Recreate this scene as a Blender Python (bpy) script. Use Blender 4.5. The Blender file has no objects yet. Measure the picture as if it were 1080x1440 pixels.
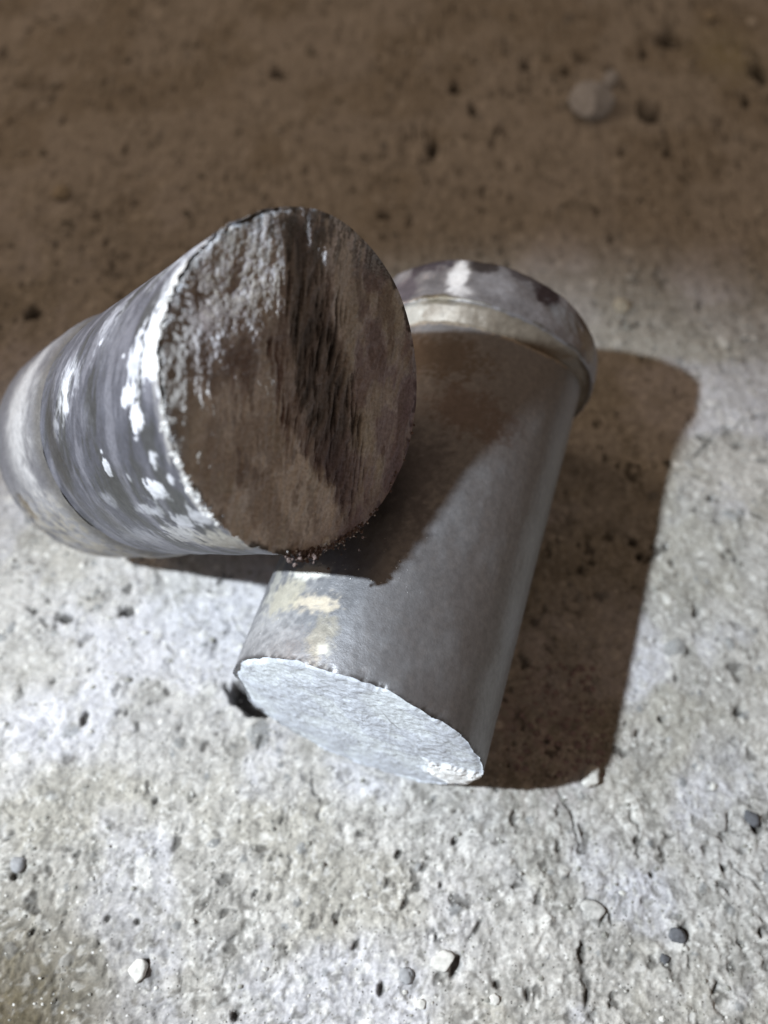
import bpy, math, random
import numpy as np
from mathutils import Matrix, Vector

# ------------------------------------------------------------------ camera, light, exposure
S = bpy.context.scene
V = lambda *a: np.array(a, float)
CAM_RIGHT = V(0.99981047, 0.01675277, 0.00991855)
CAM_DOWN = V(0.01946877, -0.86033165, -0.50936275)
CAM_FWD = V(0.0, 0.50945931, -0.86049475)
CAM_POS = V(0.0, 0.0, 0.21915)
cam_data = bpy.data.cameras.new("camera")
cam = bpy.data.objects.new("camera", cam_data)
S.collection.objects.link(cam)
m = Matrix.Identity(4)
for i in range(3):
    m[i][0] = CAM_RIGHT[i]; m[i][1] = -CAM_DOWN[i]; m[i][2] = -CAM_FWD[i]; m[i][3] = CAM_POS[i]
cam.matrix_world = m
cam_data.sensor_fit = 'VERTICAL'
cam_data.sensor_height = 24.0
cam_data.lens = 24.0 * 1200.0 / 1440.0
cam_data.clip_start = 0.005
cam_data.clip_end = 20.0
cam_data.dof.use_dof = True
cam_data.dof.focus_distance = 0.172
cam_data.dof.aperture_fstop = 5.6
S.camera = cam

world = bpy.data.worlds.new("World")
S.world = world
world.use_nodes = True
AMB = V(0.335, 0.235, 0.163)                       # dim warm light from all around
world.node_tree.nodes["Background"].inputs[0].default_value = (*AMB, 1)
world.node_tree.nodes["Background"].inputs[1].default_value = 0.50

TORCH = V(-0.4255, -0.0447, 0.5502)
AIM = V(-0.002, 0.058, 0.0)
ld = bpy.data.lights.new("torch_light", 'SPOT')
lo = bpy.data.objects.new("torch_light", ld)
S.collection.objects.link(lo)
lo.location = TORCH
lo.rotation_euler = Vector(AIM - TORCH).to_track_quat('-Z', 'Y').to_euler()
ld.energy = 37.0
ld.color = (0.885, 0.955, 1.0)
ld.spot_size = math.radians(28.6)
ld.spot_blend = 0.85
ld.shadow_soft_size = 0.0095

wd = bpy.data.lights.new("dim_warm_lamp", 'AREA')     # the weak warm lamp somewhere beyond the pins
wo = bpy.data.objects.new("dim_warm_lamp", wd)
S.collection.objects.link(wo)
wo.location = (-1.55, 1.0, 1.15)
wo.rotation_euler = (Vector((0.0, 0.15, 0.0)) - Vector(wo.location)).to_track_quat('-Z', 'Y').to_euler()
wd.shape = 'DISK'; wd.size = 0.7
wd.energy = 8.0
wd.color = (1.0, 0.705, 0.475)

S.view_settings.view_transform = 'Standard'
S.view_settings.look = 'None'
S.view_settings.exposure = 0.0
S.view_settings.gamma = 1.0
S.render.engine = 'CYCLES'

# ------------------------------------------------------------------ helpers
def srgb(r, g, b):
    c = V(r, g, b) / 255.0
    return np.where(c <= 0.04045, c / 12.92, ((c + 0.055) / 1.055) ** 2.4)

def _h(ix, iy, iz, seed):
    with np.errstate(over='ignore'):
        h = (ix.astype(np.int64) * 374761393 + iy.astype(np.int64) * 668265263 + iz.astype(np.int64) * 2147483647 + seed * 974634777) & 0xFFFFFFFF
        h = ((h ^ (h >> 13)) * 1274126177) & 0xFFFFFFFF
        h = ((h ^ (h >> 16)) * 2246822519) & 0xFFFFFFFF
        h = h ^ (h >> 15)
    return (h & 0xFFFFFF) / float(0xFFFFFF)

def noise2(x, y, seed=0):
    x0 = np.floor(x); y0 = np.floor(y); fx = x - x0; fy = y - y0
    fx = fx * fx * fx * (fx * (fx * 6 - 15) + 10); fy = fy * fy * fy * (fy * (fy * 6 - 15) + 10)
    x0 = x0.astype(np.int64); y0 = y0.astype(np.int64); z = np.zeros_like(x0)
    a = _h(x0, y0, z, seed); b = _h(x0 + 1, y0, z, seed); c = _h(x0, y0 + 1, z, seed); d = _h(x0 + 1, y0 + 1, z, seed)
    return (a + (b - a) * fx) * (1 - fy) + (c + (d - c) * fx) * fy

def fbm2(x, y, octaves=4, seed=0, gain=0.5):
    t = 0; w = 0; a = 1.0; ca, sa = math.cos(0.6), math.sin(0.6)
    for k in range(octaves):
        t = t + a * noise2(x, y, seed + k * 17); w += a; a *= gain
        x, y = (x * ca - y * sa) * 2.03 + 5.3, (x * sa + y * ca) * 2.03 + 1.7
    return t / w                                    # about 0..1, mean .5

def noise3(p, seed=0):
    p0 = np.floor(p); f = p - p0; f = f * f * f * (f * (f * 6 - 15) + 10); i = p0.astype(np.int64)
    r = 0
    for dx in (0, 1):
        for dy in (0, 1):
            for dz in (0, 1):
                wgt = (f[:, 0] if dx else 1 - f[:, 0]) * (f[:, 1] if dy else 1 - f[:, 1]) * (f[:, 2] if dz else 1 - f[:, 2])
                r = r + wgt * _h(i[:, 0] + dx, i[:, 1] + dy, i[:, 2] + dz, seed)
    return r

def fbm3(p, octaves=4, seed=0, gain=0.5):
    t = 0; w = 0; a = 1.0
    p = p @ np.array([[.64, -.48, .60], [.60, .80, 0.], [-.48, .36, .80]])
    for k in range(octaves):
        if k: p = p @ np.array([[.80, -.36, .48], [.60, .48, -.64], [0., .80, .60]])
        t = t + a * noise3(p, seed + k * 13); w += a; a *= gain
        p = p[:, [1, 2, 0]] * 2.03 + 3.1
    return t / w

def sm(e0, e1, x):
    t = np.clip((x - e0) / (e1 - e0), 0, 1)
    return t * t * (3 - 2 * t)

def mixc(c, col, w):
    w = np.clip(w, 0, 1)[:, None]
    return c * (1 - w) + np.asarray(col) * w

def mesh_grid(name, P, nu, nv, wrap_u=False, flip=False):
    """P: (nv*nu, 3), rows of nu points"""
    uu = np.arange(nu if wrap_u else nu - 1); vv = np.arange(nv - 1)
    a = (vv[:, None] * nu + uu[None, :]).ravel()
    b = (vv[:, None] * nu + ((uu + 1) % nu)[None, :]).ravel()
    q = np.stack([a, b, b + nu, a + nu], 1)
    if flip: q = q[:, ::-1]
    me = bpy.data.meshes.new(name)
    me.vertices.add(len(P)); me.vertices.foreach_set("co", P.astype(np.float32).ravel())
    me.loops.add(q.size); me.loops.foreach_set("vertex_index", q.astype(np.int32).ravel())
    me.polygons.add(len(q)); me.polygons.foreach_set("loop_start", (np.arange(len(q)) * 4).astype(np.int32))
    me.polygons.foreach_set("loop_total", np.full(len(q), 4, np.int32))
    me.polygons.foreach_set("use_smooth", np.ones(len(q), bool))
    me.update(calc_edges=True)
    return me

def set_attr(me, col, rough, metal):
    n = len(me.vertices)
    a = me.attributes.new("tint", 'FLOAT_COLOR', 'POINT')
    a.data.foreach_set("color", np.concatenate([np.clip(col, 0.004, 0.9), np.ones((n, 1))], 1).astype(np.float32).ravel())
    for nm, v in (("rough", rough), ("metal", metal)):
        b = me.attributes.new(nm, 'FLOAT', 'POINT')
        b.data.foreach_set("value", (np.zeros(n) + v).astype(np.float32))

def link(name, me, mat, parent=None, world_frame=None):
    o = bpy.data.objects.new(name, me)
    S.collection.objects.link(o)
    if mat and not me.materials: me.materials.append(mat)
    if parent is not None:
        o.parent = parent
    if world_frame is not None:
        o.matrix_basis = (parent.matrix_basis.inverted() @ world_frame) if parent is not None else world_frame
    return o

def tag(o, label=None, cat=None, group=None, kind=None):
    for k, v in (("label", label), ("category", cat), ("group", group), ("kind", kind)):
        if v: o[k] = v
    return o

def surf_material(name, layers, rough_mul=1.0, bump=0.3, bump_dist=0.0002, scale_unit=1.0, variation=0.25, speck=None, spec=0.5):
    """tint attribute x fine grain; layers = noise scales (per metre) for bump"""
    mt = bpy.data.materials.new(name); mt.use_nodes = True
    nt = mt.node_tree; N = nt.nodes; L = nt.links
    bs = N["Principled BSDF"]
    bs.inputs["Specular IOR Level"].default_value = spec
    tc = N.new("ShaderNodeTexCoord")
    at = N.new("ShaderNodeAttribute"); at.attribute_name = "tint"
    ar = N.new("ShaderNodeAttribute"); ar.attribute_name = "rough"
    am = N.new("ShaderNodeAttribute"); am.attribute_name = "metal"
    L.new(ar.outputs["Fac"], bs.inputs["Roughness"]); L.new(am.outputs["Fac"], bs.inputs["Metallic"])
    prev = None; colf = None
    for sc, amp, kind in layers:
        if kind == 'v':
            n = N.new("ShaderNodeTexVoronoi"); n.inputs["Scale"].default_value = sc; out = n.outputs["Distance"]
        else:
            n = N.new("ShaderNodeTexNoise"); n.inputs["Scale"].default_value = sc; n.inputs["Detail"].default_value = 4; out = n.outputs["Fac"]
            n.inputs["Roughness"].default_value = 0.62
        L.new(tc.outputs["Object"], n.inputs["Vector"])
        b = N.new("ShaderNodeBump"); b.inputs["Strength"].default_value = min(1, amp * bump); b.inputs["Distance"].default_value = bump_dist
        L.new(out, b.inputs["Height"])
        if prev: L.new(prev.outputs["Normal"], b.inputs["Normal"])
        prev = b
        if colf is None and kind != 'v': colf = out
    if prev: L.new(prev.outputs["Normal"], bs.inputs["Normal"])
    mr = N.new("ShaderNodeMapRange"); mr.inputs["From Min"].default_value = 0.3; mr.inputs["From Max"].default_value = 0.7
    mr.inputs["To Min"].default_value = 1 - variation; mr.inputs["To Max"].default_value = 1 + variation
    L.new(colf, mr.inputs["Value"])
    mx = N.new("ShaderNodeVectorMath"); mx.operation = 'SCALE'
    L.new(at.outputs["Color"], mx.inputs[0]); L.new(mr.outputs["Result"], mx.inputs["Scale"])
    final = mx.outputs["Vector"]
    if speck:                                     # sparse pale/dark mineral grains
        for sc, thr, col in speck:
            v = N.new("ShaderNodeTexVoronoi"); v.inputs["Scale"].default_value = sc
            L.new(tc.outputs["Object"], v.inputs["Vector"])
            sep = N.new("ShaderNodeSeparateColor"); L.new(v.outputs["Color"], sep.inputs[0])
            g = N.new("ShaderNodeMath"); g.operation = 'GREATER_THAN'; g.inputs[1].default_value = thr; L.new(sep.outputs[0], g.inputs[0])
            r = N.new("ShaderNodeMapRange"); r.inputs["From Min"].default_value = 0.42; r.inputs["From Max"].default_value = 0.22
            L.new(v.outputs["Distance"], r.inputs["Value"])
            mu = N.new("ShaderNodeMath"); mu.operation = 'MULTIPLY'; L.new(g.outputs[0], mu.inputs[0]); L.new(r.outputs["Result"], mu.inputs[1])
            mc = N.new("ShaderNodeMix"); mc.data_type = 'RGBA'; L.new(mu.outputs[0], mc.inputs["Factor"])
            L.new(final, mc.inputs["A"]); mc.inputs["B"].default_value = (*col, 1)
            final = mc.outputs["Result"]
    L.new(final, bs.inputs["Base Color"])
    return mt

def plain_material(name, col, rough=0.8, metal=0.0, scale=900, var=0.35, spec=0.4):
    mt = bpy.data.materials.new(name); mt.use_nodes = True
    nt = mt.node_tree; N = nt.nodes; L = nt.links; bs = N["Principled BSDF"]
    bs.inputs["Roughness"].default_value = rough; bs.inputs["Metallic"].default_value = metal
    bs.inputs["Specular IOR Level"].default_value = spec
    tc = N.new("ShaderNodeTexCoord"); n = N.new("ShaderNodeTexNoise"); n.inputs["Scale"].default_value = scale; n.inputs["Detail"].default_value = 4
    L.new(tc.outputs["Object"], n.inputs["Vector"])
    cr = N.new("ShaderNodeValToRGB"); L.new(n.outputs["Fac"], cr.inputs["Fac"])
    c = np.asarray(col)
    cr.color_ramp.elements[0].position = 0.3; cr.color_ramp.elements[1].position = 0.7
    cr.color_ramp.elements[0].color = (*(c * (1 - var)), 1); cr.color_ramp.elements[1].color = (*np.minimum(c * (1 + var), 0.9), 1)
    L.new(cr.outputs["Color"], bs.inputs["Base Color"])
    b = N.new("ShaderNodeBump"); b.inputs["Strength"].default_value = 0.5; b.inputs["Distance"].default_value = 0.0003
    L.new(n.outputs["Fac"], b.inputs["Height"]); L.new(b.outputs["Normal"], bs.inputs["Normal"])
    return mt

rng = np.random.default_rng(11)
def px_ground(u, v):
    """a spot of the ground, given where the photograph shows it"""
    w = CAM_RIGHT * (u - 540) / 1200 + CAM_DOWN * (v - 720) / 1200 + CAM_FWD
    p = CAM_POS - w * CAM_POS[2] / w[2]
    return p[0], p[1]
def px_size(u, v, n):
    w = CAM_RIGHT * (u - 540) / 1200 + CAM_DOWN * (v - 720) / 1200 + CAM_FWD
    return n / 1200 * (-CAM_POS[2] / w[2])

# ------------------------------------------------------------------ the ground: one sheet of worn concrete
def axis(lo, hi, step, far_lo, far_hi, growth=1.035):
    a = list(np.arange(lo, hi, step)); s = step; left = []; x = lo
    while x > far_lo: s *= growth; x -= s; left.append(x)
    s = step; right = []; x = a[-1]
    while x < far_hi: s *= growth; x += s; right.append(x)
    return np.array(left[::-1] + a + right)

gx = axis(-0.125, 0.135, 0.00040, -1.5, 1.5, 1.022)
gy = axis(-0.008, 0.180, 0.00036, -1.2, 1.8, 1.018)
GX, GY = np.meshgrid(gx, gy); X = GX.ravel(); Y = GY.ravel()

def poly_dist(X, Y, pts):
    d = np.full(X.shape, 9.0)
    for (x0, y0), (x1, y1) in zip(pts[:-1], pts[1:]):
        vx, vy = x1 - x0, y1 - y0
        t = np.clip(((X - x0) * vx + (Y - y0) * vy) / (vx * vx + vy * vy), 0, 1)
        d = np.minimum(d, np.hypot(X - x0 - t * vx, Y - y0 - t * vy))
    return d

def ground_height_col(X, Y):
    wx = X + 0.004 * (fbm2(X * 160, Y * 160, 3, 91) - .5); wy = Y + 0.004 * (fbm2(X * 160, Y * 160, 3, 92) - .5)
    big = fbm2(wx * 22, wy * 22, 3, 1)
    mid = fbm2(wx * 110, wy * 110, 4, 2, 0.55)
    grain = fbm2(wx * 420, wy * 420, 3, 3, 0.6)
    fine = fbm2(wx * 1000, wy * 1000, 3, 5, .7)
    rag = fbm2(X * 520 + 3, Y * 520, 3, 6, .65)
    sharp = np.abs(fbm2(wx * 240, wy * 240, 4, 4) - .5) * 2
    crumb = .55 + .55 * sm(.085, .015, Y + .02 * (big - .5))            # the paste is worn crumbly nearest the viewer
    Z = (big - .5) * 0.0022 + (mid - .5) * 0.0012 + (grain - .5) * 0.00105 * crumb + (fine - .5) * .0007 * crumb
    patch = fbm2(wx * 34 + 3, wy * 34, 4, 7)                 # where lime-white laitance is left
    dusty = sm(0.48, 0.62, patch)
    rough_zone = sm(0.075, 0.0, Y) * 0.9 + 0.25
    Z -= rough_zone * 0.00045 * sm(0.16, 0.02, sharp) * sm(.45, .6, big) * (1 - dusty * .7)
    # small open pores in the paste
    pore = fbm2(wx * 330 + 9, wy * 250, 3, 12, .55)
    pm = sm(0.70, 0.80, pore) * (1 - .5 * dusty)
    Z -= pm * 0.0008
    # embedded aggregate grains, cell by cell
    agg = np.zeros_like(X); aggc = np.zeros_like(X)
    for cell, seed, prob, rad in ((0.0042, 31, .42, .46), (0.0024, 57, .55, .46), (0.0085, 77, .20, .40)):
        cxi = np.floor(X / cell); cyi = np.floor(Y / cell)
        for dx in (-1, 0, 1):
            for dy in (-1, 0, 1):
                ix = (cxi + dx).astype(np.int64); iy = (cyi + dy).astype(np.int64); z = np.zeros_like(ix)
                px = (ix + .2 + .6 * _h(ix, iy, z, seed)) * cell; py = (iy + .2 + .6 * _h(ix, iy, z, seed + 1)) * cell
                on = _h(ix, iy, z, seed + 2) < prob
                rr = cell * rad * (.45 + .55 * _h(ix, iy, z, seed + 3)); th = _h(ix, iy, z, seed + 4) * 3.14; el = .6 + .4 * _h(ix, iy, z, seed + 5)
                ux = (X - px) * np.cos(th) + (Y - py) * np.sin(th); uy = (-(X - px) * np.sin(th) + (Y - py) * np.cos(th)) / el
                d = np.sqrt(ux * ux + uy * uy) / rr * (0.35 + .75 * grain + .6 * rag)
                hgt = np.sqrt(np.clip(1 - d * d, 0, 1)) * rr * 0.42
                hit = on & (hgt > agg)
                agg = np.where(hit, hgt, agg)
                aggc = np.where(hit & (d < .95), _h(ix, iy, z, seed + 6), aggc)
    Z += agg * (1 - .6 * dusty) * .75
    # sockets left where grains fell out, and the larger holes the photograph shows
    holes = [(118, 1010, 11, 20, 80), (218, 1125, 7, 9, 60), (205, 1360, 9, 26, 85), (640, 1358, 14, 34, 70), (536, 1390, 14, 20, 80), (500, 1328, 8, 20, 60),
             (20, 1232, 16, 12, 0), (358, 1255, 8, 16, 60), (828, 1398, 10, 34, 75), (744, 1400, 8, 18, 90), (820, 1340, 12, 30, 80), (672, 1303, 8, 18, 60),
             (896, 1180, 9, 14, 60), (1066, 1160, 18, 16, 0), (1072, 1312, 10, 14, 80), (918, 1230, 10, 10, 0), (1020, 1220, 12, 8, 30), (965, 1312, 16, 20, 70),
             (150, 1292, 8, 10, 0), (45, 1310, 9, 14, 60), (192, 1296, 9, 10, 40), (860, 1292, 6, 20, 90), (570, 1268, 7, 18, 60), (440, 1290, 6, 14, 70),
             (90, 868, 28, 13, -10), (180, 858, 20, 14, 20), (785, 1195, 7, 9, 0), (1008, 1390, 8, 20, 60), (700, 1385, 12, 10, 40), (330, 1430, 12, 10, 30),
             (390, 104, 34, 26, 20), (740, 92, 22, 22, 60), (795, 98, 30, 14, 10), (906, 72, 20, 18, 0), (948, 55, 50, 34, 10), (985, 80, 26, 14, 0), (1070, 100, 34, 40, 0),
             (915, 155, 56, 46, 0), (540, 300, 26, 20, 0), (665, 150, 20, 22, 0), (876, 212, 18, 14, 0), (940, 212, 18, 16, 0), (45, 438, 44, 22, 20), (610, 205, 22, 40, 80),
             (705, 180, 30, 18, 30), (640, 120, 20, 30, 60), (1040, 230, 30, 10, 0), (860, 95, 24, 14, 0), (1050, 140, 20, 30, 80), (820, 80, 24, 16, 0), (5, 70, 18, 18, 0),
             (890, 760, 12, 10, 0), (1000, 700, 16, 10, 30), (980, 860, 10, 14, 60), (1040, 1000, 12, 14, 50), (930, 1010, 12, 10, 0), (900, 780, 10, 8, 0),
             (940, 560 + 90, 12, 8, 0), (640, 1180, 10, 12, 60), (560, 1200, 10, 14, 60)]
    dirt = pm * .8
    for (u, v, a, b, ang) in holes:
        x, y = px_ground(u, v); sa = px_size(u, v, a) * .5; sb = px_size(u, v, b) * .5 * (1.25)
        if v < 500: sa *= .8; sb *= .8
        t = math.radians(ang)
        if abs(ang) < 45: ex, ey = sa, sb
        else: ex, ey = sa, sb; t = math.radians(ang - 90)
        sel = (np.abs(X - x) < .03) & (np.abs(Y - y) < .03)
        dx = X[sel] - x; dy = Y[sel] - y
        ux = (dx * math.cos(t) + dy * math.sin(t)) / ex; uy = (-dx * math.sin(t) + dy * math.cos(t)) / ey
        d = np.sqrt(ux * ux + uy * uy) * (.25 + .7 * mid[sel] + .85 * rag[sel])
        k = sm(1.15, .55, d)
        Z[sel] -= k * min(ex, ey) * 1.5
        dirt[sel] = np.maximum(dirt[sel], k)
    # the deep dark socket beside the lower pin's cut face
    x, y = px_ground(349, 980)
    t = math.radians(-28); dx = X - x; dy = Y - y
    ux = (dx * math.cos(t) + dy * math.sin(t)) / .0078; uy = (-dx * math.sin(t) + dy * math.cos(t)) / .0040
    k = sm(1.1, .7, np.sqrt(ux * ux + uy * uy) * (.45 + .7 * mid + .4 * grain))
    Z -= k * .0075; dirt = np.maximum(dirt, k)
    # hairline cracks
    for pts, wd in (([(790, 1118), (803, 1150), (812, 1175), (822, 1200)], .00028), ([(893, 1142), (900, 1165), (898, 1195), (904, 1204)], .00024),
                    ([(1030, 1208), (1050, 1226), (1072, 1243)], .0002), ([(818, 1268), (822, 1262), (838, 1262), (853, 1276), (852, 1290), (844, 1300)], .0003),
                    ([(440, 1085), (450, 1120), (447, 1150)], .0002), ([(330, 860), (345, 900), (338, 925)], .00022), ([(975, 640), (1020, 600), (1075, 580)], .00025)):
        P = [px_ground(*p) for p in pts]
        d = poly_dist(wx + (mid - .5) * .001, wy + (mid - .5) * .001, P)
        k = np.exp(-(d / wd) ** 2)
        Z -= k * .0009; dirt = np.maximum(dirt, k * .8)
    # colour: grey mortar, lime patches, grains, soil, dark pits and cracks
    c = np.zeros((len(X), 3)) + V(0.372, 0.366, 0.352)
    c *= (0.70 + .6 * fbm2(wx * 90, wy * 90, 5, 21, .7))[:, None]
    c = mixc(c, V(0.47, 0.475, 0.515), dusty * (.35 + .65 * mid))
    white_zone = np.maximum.reduce([np.exp(-(((X - px_ground(a, b)[0]) / sx) ** 2 + ((Y - px_ground(a, b)[1]) / sy) ** 2)) for a, b, sx, sy in
                  ((250, 860, .040, .022), (100, 1010, .03, .012), (850, 1190, .036, .014), (640, 1290, .010, .012), (300, 800, .03, .012))])
    c = mixc(c, V(0.49, 0.495, 0.54), white_zone * (.45 + .5 * sm(.35, .6, patch)) * .85)
    olive = sm(.5, .68, fbm2(wx * 45 + 7, wy * 45, 3, 41))
    c = mixc(c, V(0.28, 0.265, 0.215), olive * .4)
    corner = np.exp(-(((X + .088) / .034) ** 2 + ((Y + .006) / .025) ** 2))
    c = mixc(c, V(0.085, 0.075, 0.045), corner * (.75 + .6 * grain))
    far = sm(.20, .30, Y)                                    # further ground painted lighter in place of spilled light, then soil blotches
    c = mixc(c, V(0.43, 0.42, 0.40), far * .85)
    c = mixc(c, V(0.27, 0.245, 0.20), far * sm(.48, .66, fbm2(wx * 40, wy * 30, 4, 61)) * .55)
    c = mixc(c, V(0.30, 0.28, 0.13), np.exp(-(((X - .148) / .014) ** 2 + ((Y - .368) / .02) ** 2)) * .6)
    c = mixc(c, V(0.30, 0.25, 0.27), np.exp(-(((X - .040) / .016) ** 2 + ((Y - .066) / .016) ** 2)) * sm(.35, .6, rag) * .7)
    g = aggc
    gm = (agg > .0001).astype(float)
    c = mixc(c, V(0.66, 0.66, 0.64), gm * (g > .84) * .5 * (.4 + rag))
    c = mixc(c, V(0.45, 0.44, 0.41), gm * ((g > .5) & (g <= .84)) * .3)
    c = mixc(c, V(0.20, 0.21, 0.22), gm * ((g > .02) & (g < .07)) * .7)
    c = mixc(c, V(0.20, 0.195, 0.18), sm(.56, .75, sharp * 0 + fbm2(wx * 190, wy * 150, 3, 71)) * .45 * (1 - dusty * .6))
    c *= (1 + (.62 * (rag - .5) + .5 * (fine - .5)) * crumb * (1 - .5 * far))[:, None]
    c = mixc(c, V(.14, .135, .125), sm(.62, .74, fbm2(wx * 620 + 5, wy * 480, 3, 73, .6)) * .6 * crumb)
    c = mixc(c, V(.62, .62, .61), sm(.64, .76, fbm2(wx * 700 + 5, wy * 700, 2, 74, .6)) * .5 * crumb)
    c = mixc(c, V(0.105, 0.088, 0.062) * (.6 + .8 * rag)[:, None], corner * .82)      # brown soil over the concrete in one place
    c = mixc(c, V(0.045, 0.042, 0.038), dirt * .88)  # pores, holes, socket and cracks coloured nearly black
    return Z, c

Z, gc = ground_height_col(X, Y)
# flat enough to carry the pins: take the hills down under their lines of contact
def under(p0, p1, w):
    return np.exp(-(poly_dist(X, Y, [p0, p1]) / w) ** 2)
carry = under((-0.0055, 0.0562), (0.026, 0.165), .006)
Z -= .0006
Z = Z * (1 - .55 * carry) - .0007 * carry
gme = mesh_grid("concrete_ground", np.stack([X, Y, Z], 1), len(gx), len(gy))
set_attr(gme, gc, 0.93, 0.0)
ground_mat = surf_material("worn_concrete", [(1500, 1.0, 'n'), (420, .8, 'n'), (3300, .6, 'n')], bump=.45, bump_dist=.0003, variation=.22,
                           speck=[(1100, .965, (.62, .62, .61)), (1500, .95, (.08, .075, .07))], spec=.25)
ground = link("concrete_ground", gme, ground_mat)
tag(ground, "worn grey concrete ground with lime white patches, pits and cracks", kind="structure")

# ------------------------------------------------------------------ pins
def frame_matrix(c, x, y, a):
    mm = Matrix.Identity(4)
    for i in range(3):
        mm[i][0] = x[i]; mm[i][1] = y[i]; mm[i][2] = a[i]; mm[i][3] = c[i]
    return mm

def root_empty(name, loc):
    e = bpy.data.objects.new(name, None); S.collection.objects.link(e)
    e.empty_display_size = .01
    e.matrix_basis = Matrix.Translation(Vector(loc))
    return e

def lathe_grid(prof, nseg):
    prof = np.array(prof); z, r = prof[:, 0], prof[:, 1]
    th = np.linspace(0, 2 * np.pi, nseg, endpoint=False)
    R_, T_ = np.meshgrid(r, th, indexing='ij'); Z_, _ = np.meshgrid(z, th, indexing='ij')
    return R_.ravel(), T_.ravel(), Z_.ravel()

def dense_profile(pts, step):
    out = [pts[0]]
    for (z0, r0), (z1, r1) in zip(pts[:-1], pts[1:]):
        n = max(1, int(math.ceil(math.hypot(z1 - z0, r1 - r0) / step)))
        for k in range(1, n + 1): out.append((z0 + (z1 - z0) * k / n, r0 + (r1 - r0) * k / n))
    return out

MM = 0.001
def deg_d(phi, a):                               # signed angle difference in degrees
    return (np.degrees(phi) - a + 180) % 360 - 180

# ---- lower pin, lying on the ground
C0 = V(-0.00556, 0.05616, 0.03); D0 = V(0.2848409, 0.95819034, 0.02714661)
X0 = V(-0.83911785, 0.26293495, -0.47617901); Y0 = V(-0.46340792, 0.11285605, 0.87892924)
D0 /= np.linalg.norm(D0); Y0 -= D0 * (Y0 @ D0); Y0 /= np.linalg.norm(Y0); X0 = np.cross(Y0, D0)
R0 = 0.030; K0 = (0.02598, 0.06466); LEN0 = .11484; RC0 = R0 * 1.104
F0 = frame_matrix(C0, X0, Y0, D0)
pin_low = root_empty("steel_pin", (C0[0], C0[1], 0.0))
tag(pin_low, "grey steel pin lying flat on the ground, pale cut face towards the viewer", "steel pin", "two steel pins")

def shoulder_shift(T):
    # the shoulder before the collar is cut askew: it starts later on one side
    d = np.degrees(T) % 360
    return np.interp(d, [0, 128, 149, 163, 175, 190, 205, 250, 330, 360], [0, 0, 1.4, 3.6, 6.0, 9.0, 11.0, 11.0, 0, 0]) * MM

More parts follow.
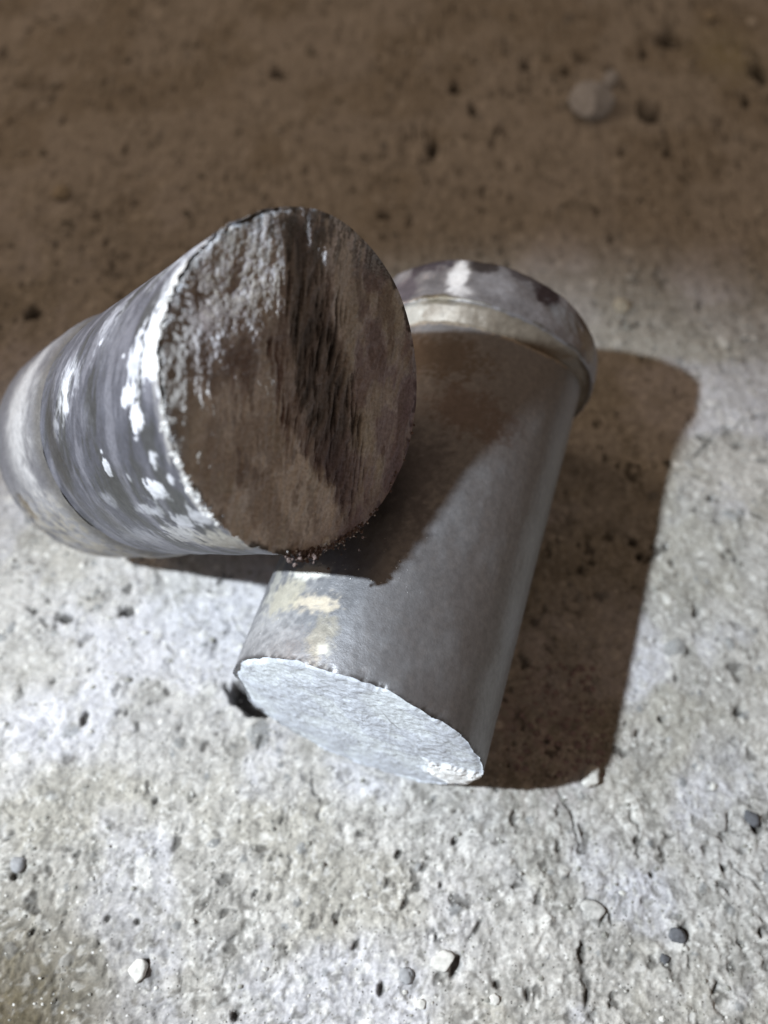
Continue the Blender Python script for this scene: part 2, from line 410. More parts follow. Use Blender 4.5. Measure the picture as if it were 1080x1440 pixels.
def lower_side(R, T, Zl):
    P = np.stack([R * np.cos(T), R * np.sin(T), Zl], 1)
    ph = T; z = Zl / MM
    q = P / MM
    n1 = fbm3(q * V(.16, .16, .10), 4, 5); n2 = fbm3(q * .8, 4, 6, .6); n3 = fbm3(q * V(.35, .35, .05), 4, 8)
    c = np.zeros((len(R), 3)) + V(0.305, 0.315, 0.345)
    ln = fbm2(z * .05 + 9, np.degrees(ph) * .9, 3, 401, .6)
    c *= (.88 + .16 * n3 + .10 * ln)[:, None]
    c = mixc(c, V(0.22, 0.23, 0.25), sm(.45, .70, n1) * .20)
    c = mixc(c, V(0.40, 0.40, 0.42), sm(.54, .72, n2) * .22)
    stain_lit = np.zeros(len(R))
    # the underside-right flank is browner
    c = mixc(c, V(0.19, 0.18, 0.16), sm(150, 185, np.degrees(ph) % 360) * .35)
    def blot(a, zz, da, dz, col, w, nz=n1, e=.45):
        nonlocal c, stain_lit
        d = np.sqrt((deg_d(ph, a) / da) ** 2 + ((z - zz) / dz) ** 2) + (n2 - .5) * 1.1 + (nz - .5) * .8
        c = mixc(c, col, sm(1.0, e, d) * w)
        if np.mean(col) > .4: stain_lit = np.maximum(stain_lit, sm(1.0, e, d) * w)
    blot(72, 12, 34, 24, V(.41, .41, .425), .8, e=.0)  # paler left flank: torch brightness put into the colour
    blot(93, 14.5, 15, 3.4, V(.62, .555, .45), .9)
    blot(74, 16.5, 13, 7, V(.50, .47, .38), .75)
    blot(101, 7.5, 8, 8, V(.44, .41, .34), .7)
    blot(84, 22.5, 14, 2.4, V(.72, .72, .68), .85)
    blot(60, 21, 7, 9, V(.58, .57, .50), .5)
    blot(104, 4, 4, 2.0, V(.70, .69, .62), .7)
    blot(128, 70, 26, 10, V(.20, .15, .13), .6)
    blot(116, 48, 22, 22, V(.13, .13, .15), .7, e=.1)  # charcoal blot deepens the leaning pin's shadow in the colour
    blot(100, 84, 40, 9, V(.19, .155, .125), .7)  # brown blot paints the shaded tone of the far end
    shoulder = z > 92.5
    c2 = np.zeros_like(c) + V(.33, .30, .27); c2 *= (.75 + .5 * n1)[:, None]
    c = np.where((z > 94.3)[:, None], c2, c)
    edge = np.exp(-((z - 94.2) / .5) ** 2)
    c = mixc(c, V(.60, .54, .45), edge * sm(.35, .5, n2) * .8)
    edge = np.exp(-((z - 98.0) / .45) ** 2)
    c = mixc(c, V(.10, .09, .07), edge * sm(.38, .5, n1) * .9)
    dr = (n1 - .5) * .00035 + (n2 - .5) * .00005
    rim = np.exp(-z / .9)
    dr = dr - rim * (n2 > .5) * (n2 - .5) * .0022
    chip = np.exp(-(deg_d(ph, 22) / 11) ** 2) + .45 * np.exp(-(deg_d(ph, 72) / 9) ** 2) + .35 * np.exp(-(deg_d(ph, 128) / 5) ** 2)
    dr -= chip * np.exp(-z / 1.6) * .0012 * (.6 + .8 * n2)
    zoff = (K0[0] * P[:, 0] + K0[1] * P[:, 1]) * sm(20, 0, z) + rim * (n1 - .5) * .0016 + np.exp(-z / 2) * chip * .0008 + shoulder_shift(T) * sm(60, 94.3, z)
    c = mixc(c, V(.085, .08, .08), np.exp(-(z / .75) ** 2) * sm(.30, .48, n2) * .85)
    return dr, zoff, c, np.clip(.42 + .12 * n1 - .04 * n2, .3, .8), (.82 - .10 * sm(.5, .7, n1)) * (1 - .9 * stain_lit)

def build_lathe(name, prof, nseg, fn, mat, parent, F):
    R, T, Zl = lathe_grid(prof, nseg)
    dr, zo, c, ro, me_ = fn(R, T, Zl)
    R = R + dr
    P = np.stack([R * np.cos(T), R * np.sin(T), Zl + zo], 1)
    me = mesh_grid(name, P, nseg, len(prof), wrap_u=True, flip=False)
    set_attr(me, c, ro, me_)
    return link(name, me, mat, parent, F), P, nseg

steel_low = surf_material("grey_oxide_steel", [(700, 1.0, 'n'), (2600, .9, 'n'), (180, .3, 'n')], bump=.26, bump_dist=.0002, variation=.13)
prof = dense_profile([(0, R0), (.0943, R0)], .00045)
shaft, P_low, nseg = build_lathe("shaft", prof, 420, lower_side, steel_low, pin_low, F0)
prof = dense_profile([(.0943, R0 - .0001), (.0946, R0 - .0005), (.0953, R0 - .0006), (.0988, R0 + .0016), (.0997, RC0 - .0002), (.1003, RC0), (.1130, RC0), (.1142, RC0 - .0009), (LEN0, RC0 - .003)], .0005)

def collar_low_fn(R, T, Zl):
    P = np.stack([R * np.cos(T), R * np.sin(T), Zl], 1); q = P / MM; z = Zl / MM
    n1 = fbm3(q * .18, 4, 15); n2 = fbm3(q * .8, 3, 16); ph = T
    c = np.zeros((len(R), 3)) + V(.30, .30, .33); c *= (.7 + .6 * n1)[:, None]
    c = np.where((z < 99.3)[:, None], (V(.19, .165, .135) * (.75 + .5 * n1)[:, None]), c)
    def blot(a, zz, da, dz, col, w, e=.6):
        nonlocal c
        d = np.sqrt((deg_d(ph, a) / da) ** 2 + ((z - zz) / dz) ** 2) + (n2 - .5) * .7 + (n1 - .5) * .6
        c = mixc(c, col, sm(1.0, e, d) * w)
    blot(105, 108, 6, 8, V(.80, .80, .82), .95, e=.3); blot(108, 102, 10, 3, V(.66, .66, .68), .7, e=.2)  # white blots: highlight painted on the collar
    blot(84, 97.5, 12, 3.5, V(.50, .49, .46), .7)  # lit left part of the flare, painted paler
    blot(146, 111, 8, 5, V(.05, .035, .04), .95)
    blot(132, 113, 10, 3, V(.10, .09, .10), .8); blot(168, 112, 9, 3, V(.12, .10, .09), .6); blot(122, 107, 9, 4, V(.44, .45, .50), .5)
    blot(90, 113, 14, 4, V(.07, .06, .08), .9)
    blot(115, 112.5, 9, 3.2, V(.06, .05, .05), .9); blot(76, 104, 12, 7, V(.16, .14, .18), .7)
    blot(98, 100.1, 12, 1.2, V(.10, .08, .04), .8)
    blot(158, 107, 12, 5, V(.40, .44, .50), .6)
    blot(178, 107, 12, 6, V(.42, .40, .36), .7)
    c = mixc(c, V(.10, .085, .06), np.exp(-((z - 99.8) / .4) ** 2) * sm(.42, .55, n1) * .8)
    c = mixc(c, V(.62, .55, .44), np.exp(-((z - 94.6) / .4) ** 2) * sm(.40, .55, n2) * .7)
    dr = (n1 - .5) * .0009 + (n2 - .5) * .0003
    return dr, shoulder_shift(T) * np.interp(z, [94.3, 99.8, 112], [1, .62, 0]) + (n1 - .5) * .0016 * sm(99, 99.9, z) * sm(108, 101, z), c, np.clip(.3 + .3 * n1, .25, .8), np.where(z < 99.3, .15, .6) * (1 - .9 * sm(.35, .6, c.mean(1)))
build_lathe("collar", prof, 360, collar_low_fn, steel_low, pin_low, F0)

def disc(name, rim_P, k, centre_z, rings, fn, mat, parent, F, nseg):
    """a cut face that shares the shaft's rim, ring by ring towards the centre"""
    rim = rim_P[:nseg]; fr = np.concatenate([[1.0, .996, .990, .982], np.linspace(.975, .004, rings)])
    P = (rim[None] * fr[:, None, None]).reshape(-1, 3)
    # inside, the face is a plane: ease from the rim's own height to the plane
    plane = k[0] * P[:, 0] + k[1] * P[:, 1]
    w = sm(.97, 1.0, np.repeat(fr, nseg))
    rimz = np.tile(rim[:, 2], len(fr))
    P[:, 2] = plane * (1 - w) + rimz * w
    dz, c, ro, me_ = fn(P, np.repeat(fr, nseg))
    P[:, 2] += dz * (1 - sm(.985, 1.0, np.repeat(fr, nseg)))
    me = mesh_grid(name, P, nseg, len(fr), wrap_u=True, flip=True)
    set_attr(me, c, ro, me_)
    o = link(name, me, mat, parent, F)
    return o

def low_face_fn(P, fr):
    x, y = P[:, 0] / MM, P[:, 1] / MM
    n1 = fbm2(x * .16, y * .16, 4, 101); n2 = fbm2(x * .7, y * .7, 4, 102, .6); n3 = fbm2(x * 1.9, y * 1.9, 3, 103)
    dz = (n1 - .5) * .0010 + (n2 - .5) * .00042 + (n3 - .5) * .00014
    dz += -.0012 * (1 - fr ** 2)                               # slightly domed towards the front
    dz += sm(.93, 1, fr) * .0006
    c = np.zeros((len(x), 3)) + V(.60, .645, .73); c *= (.74 + .52 * n2)[:, None]
    c = mixc(c, V(.34, .36, .37), sm(.54, .70, n2) * .55)
    c = mixc(c, V(.74, .80, .84), sm(.50, .66, n1) * .5)
    d = np.sqrt(((x + 18) / 8) ** 2 + ((y + 17) / 8) ** 2) + (n2 - .5) * .8
    c = mixc(c, V(.88, .89, .90), sm(1, .6, d) * .9)
    dz -= sm(1, .5, d) * .0009
    d = np.sqrt(((x + 14) / 3) ** 2 + ((y + 27) / 2.2) ** 2) + (n2 - .5) * .8
    c = mixc(c, V(.20, .22, .26), sm(1, .5, d) * .8)
    c = mixc(c, V(.12, .12, .12), sm(.985, 1., fr) * (n2 > .46) * .7)
    # a hairline scratch
    dd = np.abs((x + 17) - .9 * np.sin((y - 2) * .4) - (y - 2) * .35)
    c = mixc(c, V(.2, .2, .2), np.exp(-(dd / .18) ** 2) * sm(4, 6.5, y) * sm(14, 11, y) * .8)
    return dz, c, np.full(len(x), .7), np.full(len(x), .05)
face_low_mat = surf_material("pale_cut_steel", [(1300, 1.0, 'n'), (3200, .9, 'n'), (500, .6, 'n')], bump=.45, bump_dist=.0002, variation=.16, spec=.5)
disc("cut_face", P_low, K0, 0, 120, low_face_fn, face_low_mat, pin_low, F0, nseg)
# far end, closed
def back_fn(P, fr):
    n = fbm2(P[:, 0] * 300, P[:, 1] * 300, 3, 55)
    return (n - .5) * .0004, np.zeros((len(P), 3)) + V(.26, .25, .25) * (.8 + .4 * n)[:, None], np.full(len(P), .6), np.full(len(P), .4)
def back_disc(r, z, F, parent, mat, nseg=96):
    th = np.linspace(0, 2 * np.pi, nseg, endpoint=False)
    fr = np.linspace(1, .01, 24)
    P = np.stack([(fr[:, None] * r * np.cos(th)).ravel(), (fr[:, None] * r * np.sin(th)).ravel(), np.full(24 * nseg, z)], 1)
    dz, c, ro, me_ = back_fn(P, None)
    P[nseg:, 2] += dz[nseg:]
    me = mesh_grid("end_cap", P, nseg, 24, wrap_u=True, flip=False)
    set_attr(me, c, ro, me_)
    return link("end_cap", me, mat, parent, F)
back_disc(RC0 - .003, LEN0, F0, pin_low, steel_low)

# ---- upper pin, leaning on the lower one
C1 = V(-0.01407227, 0.09754127, 0.09805118); D1 = V(-0.58943073, 0.36878532, -0.71872721)
Y1 = V(-0.04150688, 0.87471198, 0.48286243)
D1 /= np.linalg.norm(D1); Y1 -= D1 * (Y1 @ D1); Y1 /= np.linalg.norm(Y1); X1 = np.cross(Y1, D1)
R1 = .03018; K1 = (-0.228, -0.1902); LEN1 = .10638; RC1 = R1 * 1.029
F1 = frame_matrix(C1, X1, Y1, D1)
end1 = C1 + D1 * LEN1
pin_up = root_empty("steel_pin", (end1[0], end1[1], 0.0))
tag(pin_up, "paint smeared steel pin leaning on the other, dark brown cut face up", "steel pin", "two steel pins")

def face_relief(x, y):
    # the saw cut is not flat: it falls away towards the left edge, sooner near the top (x, y in mm)
    x0 = np.interp(y, [-30, -5, 6, 14, 30], [24, 21, 13, 3, 0])
    t = np.maximum(x - x0, 0)
    return np.minimum(t * .135, t * t * .010) * MM

def upper_side(R, T, Zl):
    P = np.stack([R * np.cos(T), R * np.sin(T), Zl], 1); q = P / MM; z = Zl / MM; ph = T
    dg = (np.degrees(ph) + 180) % 360 - 180
    n1 = fbm3(q * V(.10, .10, .14), 4, 25)
    # smears run round the bar and a little along it
    s = np.radians(dg) * R1 / MM
    sx = z + .28 * s
    st = fbm2(sx * .26, s * .085, 5, 26, .55); st2 = fbm2(sx * .85 + 4, s * .26, 5, 27, .6)
    n2 = fbm3(q * .75, 4, 28, .55)
    c = np.zeros((len(R), 3)) + V(.13, .135, .165)
    c *= (.74 + .52 * st)[:, None]
    c = mixc(c, V(.30, .305, .36), sm(.52, .68, st) * .5)
    c = mixc(c, V(.085, .088, .085), sm(.52, .66, 1 - st) * .7)
    W = V(.58, .60, .66)
    wm = np.zeros(len(R))
    def blot(a, zz, da, dz, w, e=.75, col=W, jag=1.0):
        nonlocal c, wm
        d = np.sqrt(((dg - a) / da) ** 2 + ((z - zz) / dz) ** 2) + (n2 - .5) * 1.5 * jag + (st2 - .5) * .9 * jag
        k = sm(1.0, e, d) * w
        c = mixc(c, col, k); wm = np.maximum(wm, k * (np.mean(col) > .4))
    blot(8, 0, 13, 8, .95)                      # big patch at the rim
    blot(28, 1, 24, 7, .55, .2)
    blot(48, 4, 22, 18, .45, .0)
    blot(4, 9, 10, 3.2, .65)
    blot(-13, 10, 5, 2.6, .95)
    blot(-5, 12, 3.5, 3.0, .8)
    blot(-26, 28.5, 3.6, 1.7, 1, .9)
    blot(-37, 13, 4.4, 3.4, 1, .85)
    blot(-27, 8, 3, 1.8, .7); blot(-34, 5.5, 2.2, 1.5, .7);
    blot(9, 45, 17, 6.5, .85, .0, jag=.6); blot(2, 44, 8, 3.2, .7, .2, jag=.6)  # soft white blots painted as a highlight
    blot(10, 38, 8, 3, .35, .2); blot(-4, 52, 8, 3, .35, .2)
    blot(-52, 13, 5, 5, .8); blot(-50, 5, 5, 4, .75); blot(-60, 20, 9, 10, .75, .5, V(.55, .56, .58)); blot(-66, 8, 9, 14, .8, .5, V(.55, .54, .50))
    blot(-45, 22, 5, 7, .55, .5); blot(-60, 42, 9, 12, .35, .3); blot(-38, 38, 4, 5, .3, .3)
    blot(28, 28, 14, 7, .35, .2)
    for _ in range(12):
        a = rng.uniform(-75, 45); zz = rng.uniform(1, 40) ** 1.0
        blot(a, zz, rng.uniform(.8, 2.2), rng.uniform(.5, 1.2), rng.uniform(.4, .9), .7, jag=.7)
    blot(-34, 30, 15, 13, .55, .0, V(.075, .078, .075), .6); blot(-20, 52, 12, 8, .5, .0, V(.08, .08, .08), .6); blot(-44, 12, 10, 9, .45, .1, V(.08, .085, .08), .8)
    blot(22, 22, 16, 8, .45, .0, V(.30, .31, .36), .6); blot(-6, 33, 9, 5, .4, .0, V(.26, .27, .32), .6)
    # rim of broken paint
    d = z - 1.2 - 3.4 * (st2 - .45) * 2
    c = mixc(c, V(.70, .70, .70), sm(1.2, -.4, d) * sm(-62, -40, dg) * .75)
    blot(-12, 57, 40, 6.5, .75, .2, V(.085, .083, .08), .5)  # shading ahead of the collar, painted dark
    blot(-48, 48, 16, 5, .5, .2, V(.12, .12, .11), .6)
    dr = (n1 - .5) * .0006 + (n2 - .5) * .00016 + wm * .00012
    dr -= .0007 * np.exp(-((z - 62) / 2.4) ** 2)
    rim = np.exp(-z / .8) * np.clip(sm(-130, -112, dg) * sm(95, 60, dg) + .15, 0, 1)
    dr += rim * (n2 - .5) * .0009
    zoff = (K1[0] * P[:, 0] + K1[1] * P[:, 1] + face_relief(P[:, 0] / MM, P[:, 1] / MM)) * sm(30, 0, z) + rim * (n2 - .5) * .0014
    ro = np.clip(.36 + .22 * n1 + .3 * wm, .28, .9)
    return dr, zoff, c, ro, np.clip(.62 - wm * .7 - .2 * n1, 0, 1)

steel_up = surf_material("paint_smeared_steel", [(800, 1.0, 'n'), (2800, .8, 'n'), (220, .6, 'n')], bump=.5, bump_dist=.00025, variation=.16)
prof = dense_profile([(0, R1), (.0645, R1), (.0650, R1 - .0004)], .00036)
shaft1, P_up, nseg1 = build_lathe("shaft", prof, 520, upper_side, steel_up, pin_up, F1)

def upper_collar(R, T, Zl):
    P = np.stack([R * np.cos(T), R * np.sin(T), Zl], 1); q = P / MM; z = Zl / MM
    dg = (np.degrees(T) + 180) % 360 - 180
    n1 = fbm3(q * V(.12, .12, .16), 4, 35); n2 = fbm3(q * .6, 3, 36)
    c = np.zeros((len(R), 3)) + V(.15, .15, .17); c *= (.75 + .5 * n1)[:, None]
    c = mixc(c, V(.52, .52, .54), np.clip(np.exp(-((z - 81 + 16 * (n1 - .5) + 7 * (n2 - .5)) / 8) ** 2) * sm(48, 12, abs(dg - 6 + 24 * (n2 - .5))) * 1.0 + .45 * sm(-14, -40, dg) * sm(.35, .6, n1), 0, .85))  # pale crest is the collar's highlight, painted; paler low down too
    c = mixc(c, V(.52, .47, .36), sm(12, 40, -dg - 10) * sm(.45, .6, n2) * .5)
    c = mixc(c, V(.12, .115, .11), np.exp(-((z - 66) / 3.0) ** 2) * .85)  # shade of the groove, painted dark
    # dented spot low on the side, its edge shade painted brown
    d = np.sqrt(((dg + 36) / 10) ** 2 + ((z - 96) / 5) ** 2) + (n2 - .5)
    c = mixc(c, V(.16, .13, .09), sm(1, .5, d) * .85)
    dr = (n1 - .5) * .0012 + (n2 - .5) * .0002 - sm(1, .4, d) * .0008
    return dr, dr * 0, c, np.clip(.42 + .25 * n1, .3, .8), np.full(len(R), .3)
prof = dense_profile([(.0650, R1 - .0004), (.0680, RC1 - .0006), (.0700, RC1), (.1035, RC1), (.1055, RC1 - .0012), (LEN1, RC1 - .003)], .0006)
build_lathe("collar", prof, 320, upper_collar, steel_up, pin_up, F1)
back_disc(RC1 - .003, LEN1, F1, pin_up, steel_up)

def up_face_fn(P, fr):
    x, y = P[:, 0] / MM, P[:, 1] / MM          # x grows to the left of the photograph
    wob = fbm2(x * .09, y * .06, 3, 201) - .5
    fan = x + .25 * y + 6 * wob                  # drag direction of the saw marks, fanning out downwards
    st = fbm2((x + .30 * y * (x < 3)) * .75 + 2 * wob, y * .10, 4, 202, .6)
    st2 = fbm2(x * 1.7 + 3 * wob, y * .20, 4, 203, .6)
    n1 = fbm2(x * .14, y * .12, 4, 204); n2 = fbm2(x * .9, y * .8, 4, 205, .6); n3 = fbm2(x * 2.2, y * 2.0, 3, 206)
    base = V(.64, .66, .73)
    c = np.zeros((len(x), 3)) + base; c *= (.68 + .5 * st + .28 * fbm2(x * .22, y * .16, 5, 220, .65))[:, None]
    blob = fbm2(x * .11 + 4, y * .075, 5, 221, .6); blob2 = fbm2(x * .30, y * .13, 4, 222, .6)
    c = mixc(c, V(.30, .265, .27), sm(.50, .68, st2) * .4)
    lft = sm(2, 12, x) * sm(-8, 4, y)
    dz = face_relief(x, y) + ((st - .5) * .0006 + (st2 - .5) * .00022 + (n2 - .5) * .0002) * (1 - .8 * lft) + lft * ((n2 - .5) * .0005 + (n3 - .5) * .0002) + (n1 - .5) * .0010
    # right part: rusty purple-brown streaks
    right = sm(-2, -9, x + .2 * y)
    c = mixc(c, V(.29, .245, .30), right * sm(.40, .6, n1) * .7)
    c = mixc(c, V(.44, .42, .34), right * sm(.45, .62, 1 - n1) * .6)
    # smooth paler fan, lower left
    n4 = fbm2(x * .35, y * .35, 3, 207)
    xl = np.interp(y, [-30, -18, -13, -6.5, 0, 6.5, 9, 24], [-14, -8, -2, 4.5, 7.5, 9.5, 5.2, 7.5]) + (n4 - .5) * 3.5
    xc = np.interp(y, [-30, -18, -8, -1, 9, 24], [-14, -9, -1.5, 1.5, 5, 7.2]) + (n4 - .5) * 2      # left edge of the dark wedge
    xr = np.interp(y, [-30, -15, -2, 8, 22, 30], [-13, -13.5, -11, -7, .5, 2])
    fanm = sm(4, -6, y + (n2 - .5) * 5) * sm(-2.0, 2.5, x - xl + (st2 - .5) * 5)
    c = mixc(c, V(.88, .88, .88), fanm * .8 * (.55 + .3 * st + .25 * n2))
    
    c = mixc(c, V(.26, .20, .195), np.exp(-(((x - 17) / 9) ** 2 + ((y - 1) / 8) ** 2)) * sm(.42, .6, st) * .7)
    c = mixc(c, V(.30, .26, .25), sm(.50, .62, blob) * .5)
    c = mixc(c, V(.62, .63, .60), sm(.54, .66, blob2) * .40)
    c = mixc(c, V(.17, .13, .13), sm(.58, .68, 1 - blob2) * .5)
    # the dark wedge
    wm = sm(-1.5, 1.5, (xl - x) + (st2 - .5) * 4 + (blob2 - .5) * 3) * sm(-3.0, 2.4, (x - xr) + (st2 - .5) * 6 + (blob2 - .5) * 5) * sm(-28, -14, y + (n2 - .5) * 6) * sm(30, 25, y)
    wm *= (.75 + .25 * sm(.4, .6, st))
    core = wm * sm(-1.2, .8, (xc - x) + (st2 - .5) * 3)
    c = mixc(c, V(.24, .19, .18), wm * .8 * (.5 + .5 * sm(.4, .55, st2)))
    c = mixc(c, V(.105, .11, .125), core * .92 * (.7 + .3 * sm(.35, .6, n2 * .4 + st * .6)))
    c = mixc(c, V(.26, .25, .27), core * sm(.56, .66, 1 - st2) * .5)
    c = mixc(c, V(.015, .012, .014), core * sm(.60, .70, st2) * .9)
    c = mixc(c, V(.20, .165, .22), sm(-4, -16, y) * wm * .6)
    dz += wm * .0006 + wm * sm(.60, .70, st2) * .0005
    # second, thinner dark streak left of it
    w2 = np.exp(-((x - np.interp(y, [-20, 0, 8], [2, 6.5, 10])) / 1.6) ** 2) * sm(9, 6, y) * sm(-22, -4, y)
    c = mixc(c, V(.20, .14, .14), w2 * sm(.42, .6, st2) * .9)
    # crusty grey patch, upper left
    pm = sm(1.2, .6, np.sqrt(((x - 15) / 14) ** 2 + ((y - 18) / 11) ** 2) + (n2 - .5) * 1.4) * sm(-2.2, 2.6, x - xl + (n2 - .5) * 6 + (n4 - .5) * 5)
    c = mixc(c, V(.37, .355, .335), pm * sm(.38, .60, n2) * .8)
    c = mixc(c, V(.60, .58, .54), pm * sm(.58, .66, n3) * .6)
    dz -= pm * ((n2 - .35) * .0008 + (n3 - .5) * .0007)
    # grey worn left edge
    le = sm(22, 27, x) * sm(16, 4, y)
    c = mixc(c, V(.36, .36, .36), le * .8)
    # rim: dark bitten line and paint crumbs
    rimn = fbm2(np.arctan2(y, x) * 16 + 60, fr * 3, 4, 210)
    c = mixc(c, V(.05, .05, .05), sm(.955, .985, fr + (n2 - .5) * .05) * sm(.47, .56, rimn) * .85)
    c = mixc(c, V(.62, .68, .78), sm(.94, .99, fr + (n2 - .5) * .07) * sm(.52, .60, 1 - rimn) * sm(-8, 6, y) * .8)
    top = sm(19, 26, y + (n2 - .5) * 5)
    c = mixc(c, V(.13, .14, .16), top * sm(.42, .56, n1 + (st2 - .5)) * .75)
    c = mixc(c, V(.55, .62, .72), top * sm(.58, .66, st2) * .6)
    purple = sm(-10, -24, x + .55 * y + 4) * sm(.8, .95, fr)
    c = mixc(c, V(.22, .18, .25), purple * .6)
    dz += (n3 - .5) * .00025
    return dz, c, np.clip(.62 + .2 * n2, .4, .9), np.full(len(x), .12)
face_up_mat = surf_material("rusty_sawn_steel", [(1500, 1.0, 'n'), (3500, .8, 'n'), (600, .7, 'n')], bump=.7, bump_dist=.0003, variation=.25, spec=.45)
disc("cut_face", P_up, K1, 0, 150, up_face_fn, face_up_mat, pin_up, F1, nseg1)

# ------------------------------------------------------------------ lumps: crusts, crumbs and pebbles
def lump_arrays(seed, sub=1, jag=.3, flat=.7):
    import bmesh
    bm = bmesh.new(); bmesh.ops.create_icosphere(bm, subdivisions=sub, radius=1.0)
    v = np.array([x.co[:] for x in bm.verts]); f = np.array([[w.index for w in x.verts] for x in bm.faces]); bm.free()
    n = fbm3(v * 1.1 + seed * 7.7, 3, seed) - .5
    v = v * (1 + jag * 2 * n)[:, None]
    # a few flat facets
    r = np.random.default_rng(seed)
    for _ in range(5):
        a = r.normal(size=3); a /= np.linalg.norm(a); h = r.uniform(.62, .85)
        s = v @ a; v = v - np.clip(s - h, 0, 9)[:, None] * a * .85
    v[:, 2] *= flat
    return v, f

def join_lumps(name, specs, mat, parent=None, F=None, smooth=False):
    """specs: (position, size xyz, seed, rotation)"""
    VS, FS, off = [], [], 0
    cache = {}
    for pos, size, seed, rot in specs:
        k = seed % 9
        if k not in cache: cache[k] = lump_arrays(k + 1, 1, .4, 1)
        v, f = cache[k]
        ca, sa = math.cos(rot), math.sin(rot)
        v = v[:, [0, 1, 2]] @ np.array([[ca, sa, 0], [-sa, ca, 0], [0, 0, 1]])
        v = v * np.asarray(size) + np.asarray(pos)
        VS.append(v); FS.append(f + off); off += len(v)
    Vv = np.concatenate(VS); Ff = np.concatenate(FS)
    me = bpy.data.meshes.new(name); me.from_pydata(Vv.tolist(), [], Ff.tolist())
    if smooth: me.polygons.foreach_set("use_smooth", np.ones(len(Ff), bool))
    me.update()
    return link(name, me, mat, parent, F)

paint_mat = plain_material("flaking_white_paint", V(.62, .63, .64), .85, 0, 1500, .3)
rust_mat = plain_material("rust_crumb", V(.15, .115, .11), .9, 0, 1800, .5)
pale_crumb_mat = plain_material("pale_crumb", V(.42, .44, .48), .8, 0, 2000, .4)
rimpt = P_up[:nseg1]
def rim_at(deg, out=0.0, dz=0.0):
    i = int(round((deg % 360) / 360 * nseg1)) % nseg1
    p = rimpt[i].copy(); s = (R1 + out) / np.hypot(p[0], p[1]); p[0] *= s; p[1] *= s; p[2] += dz
    return p
specs = []
for k in range(380):                             # broken white crust along the left rim
    a = rng.choice([rng.uniform(-58, 30), rng.normal(-28, 12)]); a = max(-60, min(34, a))
    if fbm2(np.array([a * .25]), np.array([3.3]), 2, 5)[0] < .40: continue
    sz = rng.uniform(.10, .36) * MM * (1 + 1.0 * (rng.random() < .12))
    specs.append((rim_at(a, rng.normal(.0, .00015), rng.normal(.0001, .0005)), (sz, sz * rng.uniform(.6, 1.2), sz * rng.uniform(.6, 1.6)), int(rng.integers(99)), rng.uniform(0, 6)))
tag(join_lumps("paint_crust", specs, paint_mat, pin_up, F1), kind="stuff")
specs = []
for k in range(150):                             # jagged pale teeth reaching onto the face
    a = rng.uniform(-56, 50); 
    if fbm2(np.array([a * .2]), np.array([8.3]), 2, 9)[0] < .48: continue
    inn = abs(rng.normal(0, .0008)); sz = rng.uniform(.12, .4) * MM
    p = rim_at(a, -inn); p[2] = K1[0] * p[0] + K1[1] * p[1] - sz * .2
    specs.append((p, (sz, sz * rng.uniform(.8, 1.8), sz * .6), int(rng.integers(99)), math.radians(a) + rng.normal(0, .4)))
tag(join_lumps("pale_crumbs", specs, pale_crumb_mat, pin_up, F1), kind="stuff")
specs = []
for k in range(420):                             # rust crumbs hanging along the lower right rim
    a = rng.normal(-118, 20) if k % 3 else rng.uniform(-175, -80)
    if a > -84 or a < -182 or (a < -128 and k % 6): continue
    o = (rng.exponential(.0005) if k % 5 else rng.exponential(.0010)) * (1 if a > -130 else .3)
    sz = rng.uniform(.10, .42) * MM
    p = rim_at(a, o - .0006, rng.normal(0.0002, .0005))
    specs.append((p, (sz, sz * rng.uniform(.6, 1.3), sz), int(rng.integers(99)), rng.uniform(0, 6)))
for k in range(60):                              # the clot under the lowest point
    a = rng.normal(-97, 3.2); o = abs(rng.normal(.0006, .0009)); sz = rng.uniform(.3, .8) * MM
    specs.append((rim_at(a, o - .0008, rng.normal(.0004, .0006)), (sz, sz, sz), int(rng.integers(99)), rng.uniform(0, 6)))
tag(join_lumps("rust_crumbs", specs, rust_mat, pin_up, F1), kind="stuff")
specs = []
for k in range(34):
    a = rng.normal(-112, 13); o = rng.uniform(-.0012, .0012); sz = rng.uniform(.10, .26) * MM
    p = rim_at(a, o, rng.normal(-.0002, .0003)); specs.append((p, (sz, sz, sz), int(rng.integers(99)), 0))
for k in range(9):
    p = rim_at(-104.5 + rng.normal(0, 1.1), -.0012 + rng.normal(0, .0006), -.0003); sz = rng.uniform(.3, .7) * MM
    specs.append((p, (sz, sz, sz), int(rng.integers(99)), 0))
tag(join_lumps("pale_flakes", specs, paint_mat, pin_up, F1), kind="stuff")

# crumbled dirt lying in the lower pin's shadow
specs = []
for k in range(150):
    u, v = rng.uniform(690, 850), rng.uniform(930, 1100)
    if u < 705 + (1100 - v) * .22: continue
    x, y = px_ground(u, v); sz = rng.uniform(.3, 1.3) * MM * (1 if k % 3 else .5)
    specs.append(((x, y, float(Z.reshape(len(gy), len(gx))[np.searchsorted(gy, y), np.searchsorted(gx, x)])), (sz, sz * rng.uniform(.6, 1), sz * rng.uniform(.3, .7)), int(rng.integers(99)), rng.uniform(0, 6)))
tag(join_lumps("dirt_crumbs", specs, plain_material("mauve_dirt", V(.27, .22, .24), .95, 0, 900, .4)), "crumbs of purplish dirt lying in the shadow beside the lying pin", kind="stuff")

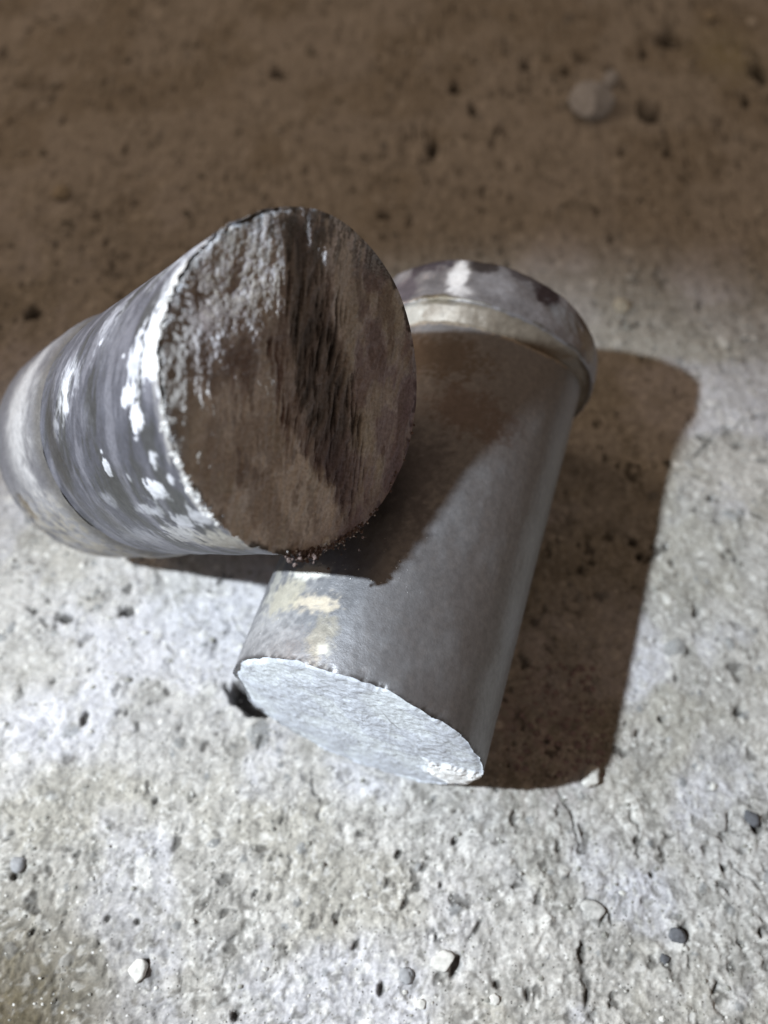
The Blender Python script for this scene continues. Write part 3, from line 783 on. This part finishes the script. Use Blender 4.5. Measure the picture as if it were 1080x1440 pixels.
# pale crumbs fallen on the lower pin
specs = []
for k in range(120):
    if k < 55: a, z, sz = rng.normal(86, 3), 22.5 + rng.normal(0, .9), rng.uniform(.08, .24)
    elif k < 75: a, z, sz = rng.uniform(88, 135), 24 + rng.normal(0, 2), rng.uniform(.06, .18)
    else: a, z, sz = rng.uniform(60, 130), rng.uniform(1, 40), rng.uniform(.05, .13)
    t = math.radians(a); specs.append(((R0 * math.cos(t), R0 * math.sin(t), z * MM), (sz * MM,) * 3, int(rng.integers(99)), 0))
tag(join_lumps("pale_crumbs", specs, paint_mat, pin_low, F0), kind="stuff")

def ground_z(x, y):
    i = np.clip(np.searchsorted(gx, x), 1, len(gx) - 1); j = np.clip(np.searchsorted(gy, y), 1, len(gy) - 1)
    return Z.reshape(len(gy), len(gx))[j, i]

# loose grit, uncountable
specs = []
for k in range(5200):
    if k % 3: x, y = rng.uniform(-.12, .13), rng.uniform(-.012, .20)
    else: x, y = rng.uniform(-.2, .2), rng.uniform(.2, .42)
    sz = min(.0011, .00018 + rng.exponential(.00016)) * (1 if y < .2 else 1.9)
    specs.append(((x, y, ground_z(x, y) + sz * .25), (sz, sz * rng.uniform(.6, 1), sz * rng.uniform(.5, .9)), int(rng.integers(99)), rng.uniform(0, 6)))
grit_mats = [plain_material("grit_pale", V(.52, .52, .50), .85), plain_material("grit_grey", V(.27, .27, .25), .85)]
tag(join_lumps("grit", specs[:2300], grit_mats[0]), "fine pale grit scattered over the concrete", kind="stuff")
tag(join_lumps("grit", specs[2300:], grit_mats[1]), "fine grey grit scattered over the concrete", kind="stuff")

pebble_mats = {
    'mortar': plain_material("mortar_stone", V(.44, .44, .43), .9, 0, 900, .3),
    'block': plain_material("blocky_grey_stone", V(.47, .52, .60), .85, 0, 400, .25),
    'white': plain_material("white_stone", V(.60, .60, .58), .8, 0, 700, .2),
    'grey': plain_material("grey_stone", V(.30, .31, .33), .8, 0, 500, .25),
    'dark': plain_material("dark_stone", V(.11, .115, .13), .75, 0, 600, .4),
    'buff': plain_material("buff_stone", V(.42, .39, .32), .8, 0, 600, .25)}
pebbles = [
    (830, 147, 66, 48, .5, 'block', "large blocky grey stone on the dark ground at the top right"),
    (857, 114, 22, 22, .6, 'block', "small grey stone touching the back of the large blocky stone"),
    (875, 430, 24, 18, .6, 'buff', "buff pebble at the edge of the light behind the collared end of the lying pin"),
    (85, 272, 22, 18, .6, 'buff', "lone pale buff pebble on dark ground to the left behind the leaning pin"),
    (829, 1094, 25, 25, .8, 'white', "round white pebble at the near corner of the lying pin's shadow"),
    (195, 1363, 25, 26, .7, 'white', "white pebble beside a dark hole, near the bottom left corner"),
    (25, 1217, 20, 22, .6, 'grey', "grey pebble over a dark hole near the left edge"),
    (622, 1352, 30, 26, .3, 'white', "flat whitish pebble left of the large black hole at the bottom"),
    (834, 1278, 30, 24, .22, 'mortar', "pale pebble set in the concrete inside a curved crack"),
    (955, 1316, 24, 20, .5, 'dark', "dark round pebble set in the concrete, lower right"),
    (572, 1372, 22, 18, .5, 'grey', "grey pebble between the two black holes at the bottom edge"),
    (1060, 1150, 24, 18, .5, 'dark', "dark pebble at the right edge, level with the lower cut face"),
    (935, 1347, 15, 13, .5, 'dark', "small dark pebble below the dark round one"),
    (696, 1405, 15, 14, .6, 'white', "small bright white pebble at the bottom, right of centre"),
    (590, 1412, 14, 12, .6, 'white', "small white pebble at the bottom edge near the centre"),
    (1000, 22, 18, 14, .6, 'buff', "small buff pebble in the far top right corner"),
    (1058, 32, 14, 12, .6, 'white', "tiny pale pebble in the very top right corner"),
    (660, 1087, 0, 0, 0, 'x', ""),
]
for n_, (u, v, w, h, fl, kind, label) in enumerate(pebbles):
    if not w: continue
    x, y = px_ground(u, v); s = px_size(u, v, 1); up_ = 1.6 if v < 500 else 1.15
    vv, ff = lump_arrays(40 + n_ if n_ else 73, 3 if n_ else 2, .55 if n_ else .38, 1)
    vv = vv * (1 + .16 * (fbm3(vv * 3.1 + n_, 3, n_) - .5))[:, None]
    vv = vv * np.array([w * s * .52, h * s * .52 * up_, w * s * .5 * fl])
    me = bpy.data.meshes.new("pebble"); me.from_pydata(vv.tolist(), [], ff.tolist())
    me.polygons.foreach_set("use_smooth", np.full(len(ff), n_ != 0)); me.update()
    o = link("pebble", me, pebble_mats[kind], None, Matrix.Translation(Vector((x, y, float(ground_z(x, y)) + w * s * .5 * fl * .45))) @ Matrix.Rotation(rng.uniform(-.3, .3), 4, 'Z'))
    tag(o, label, "pebble", "loose pebbles on the ground")
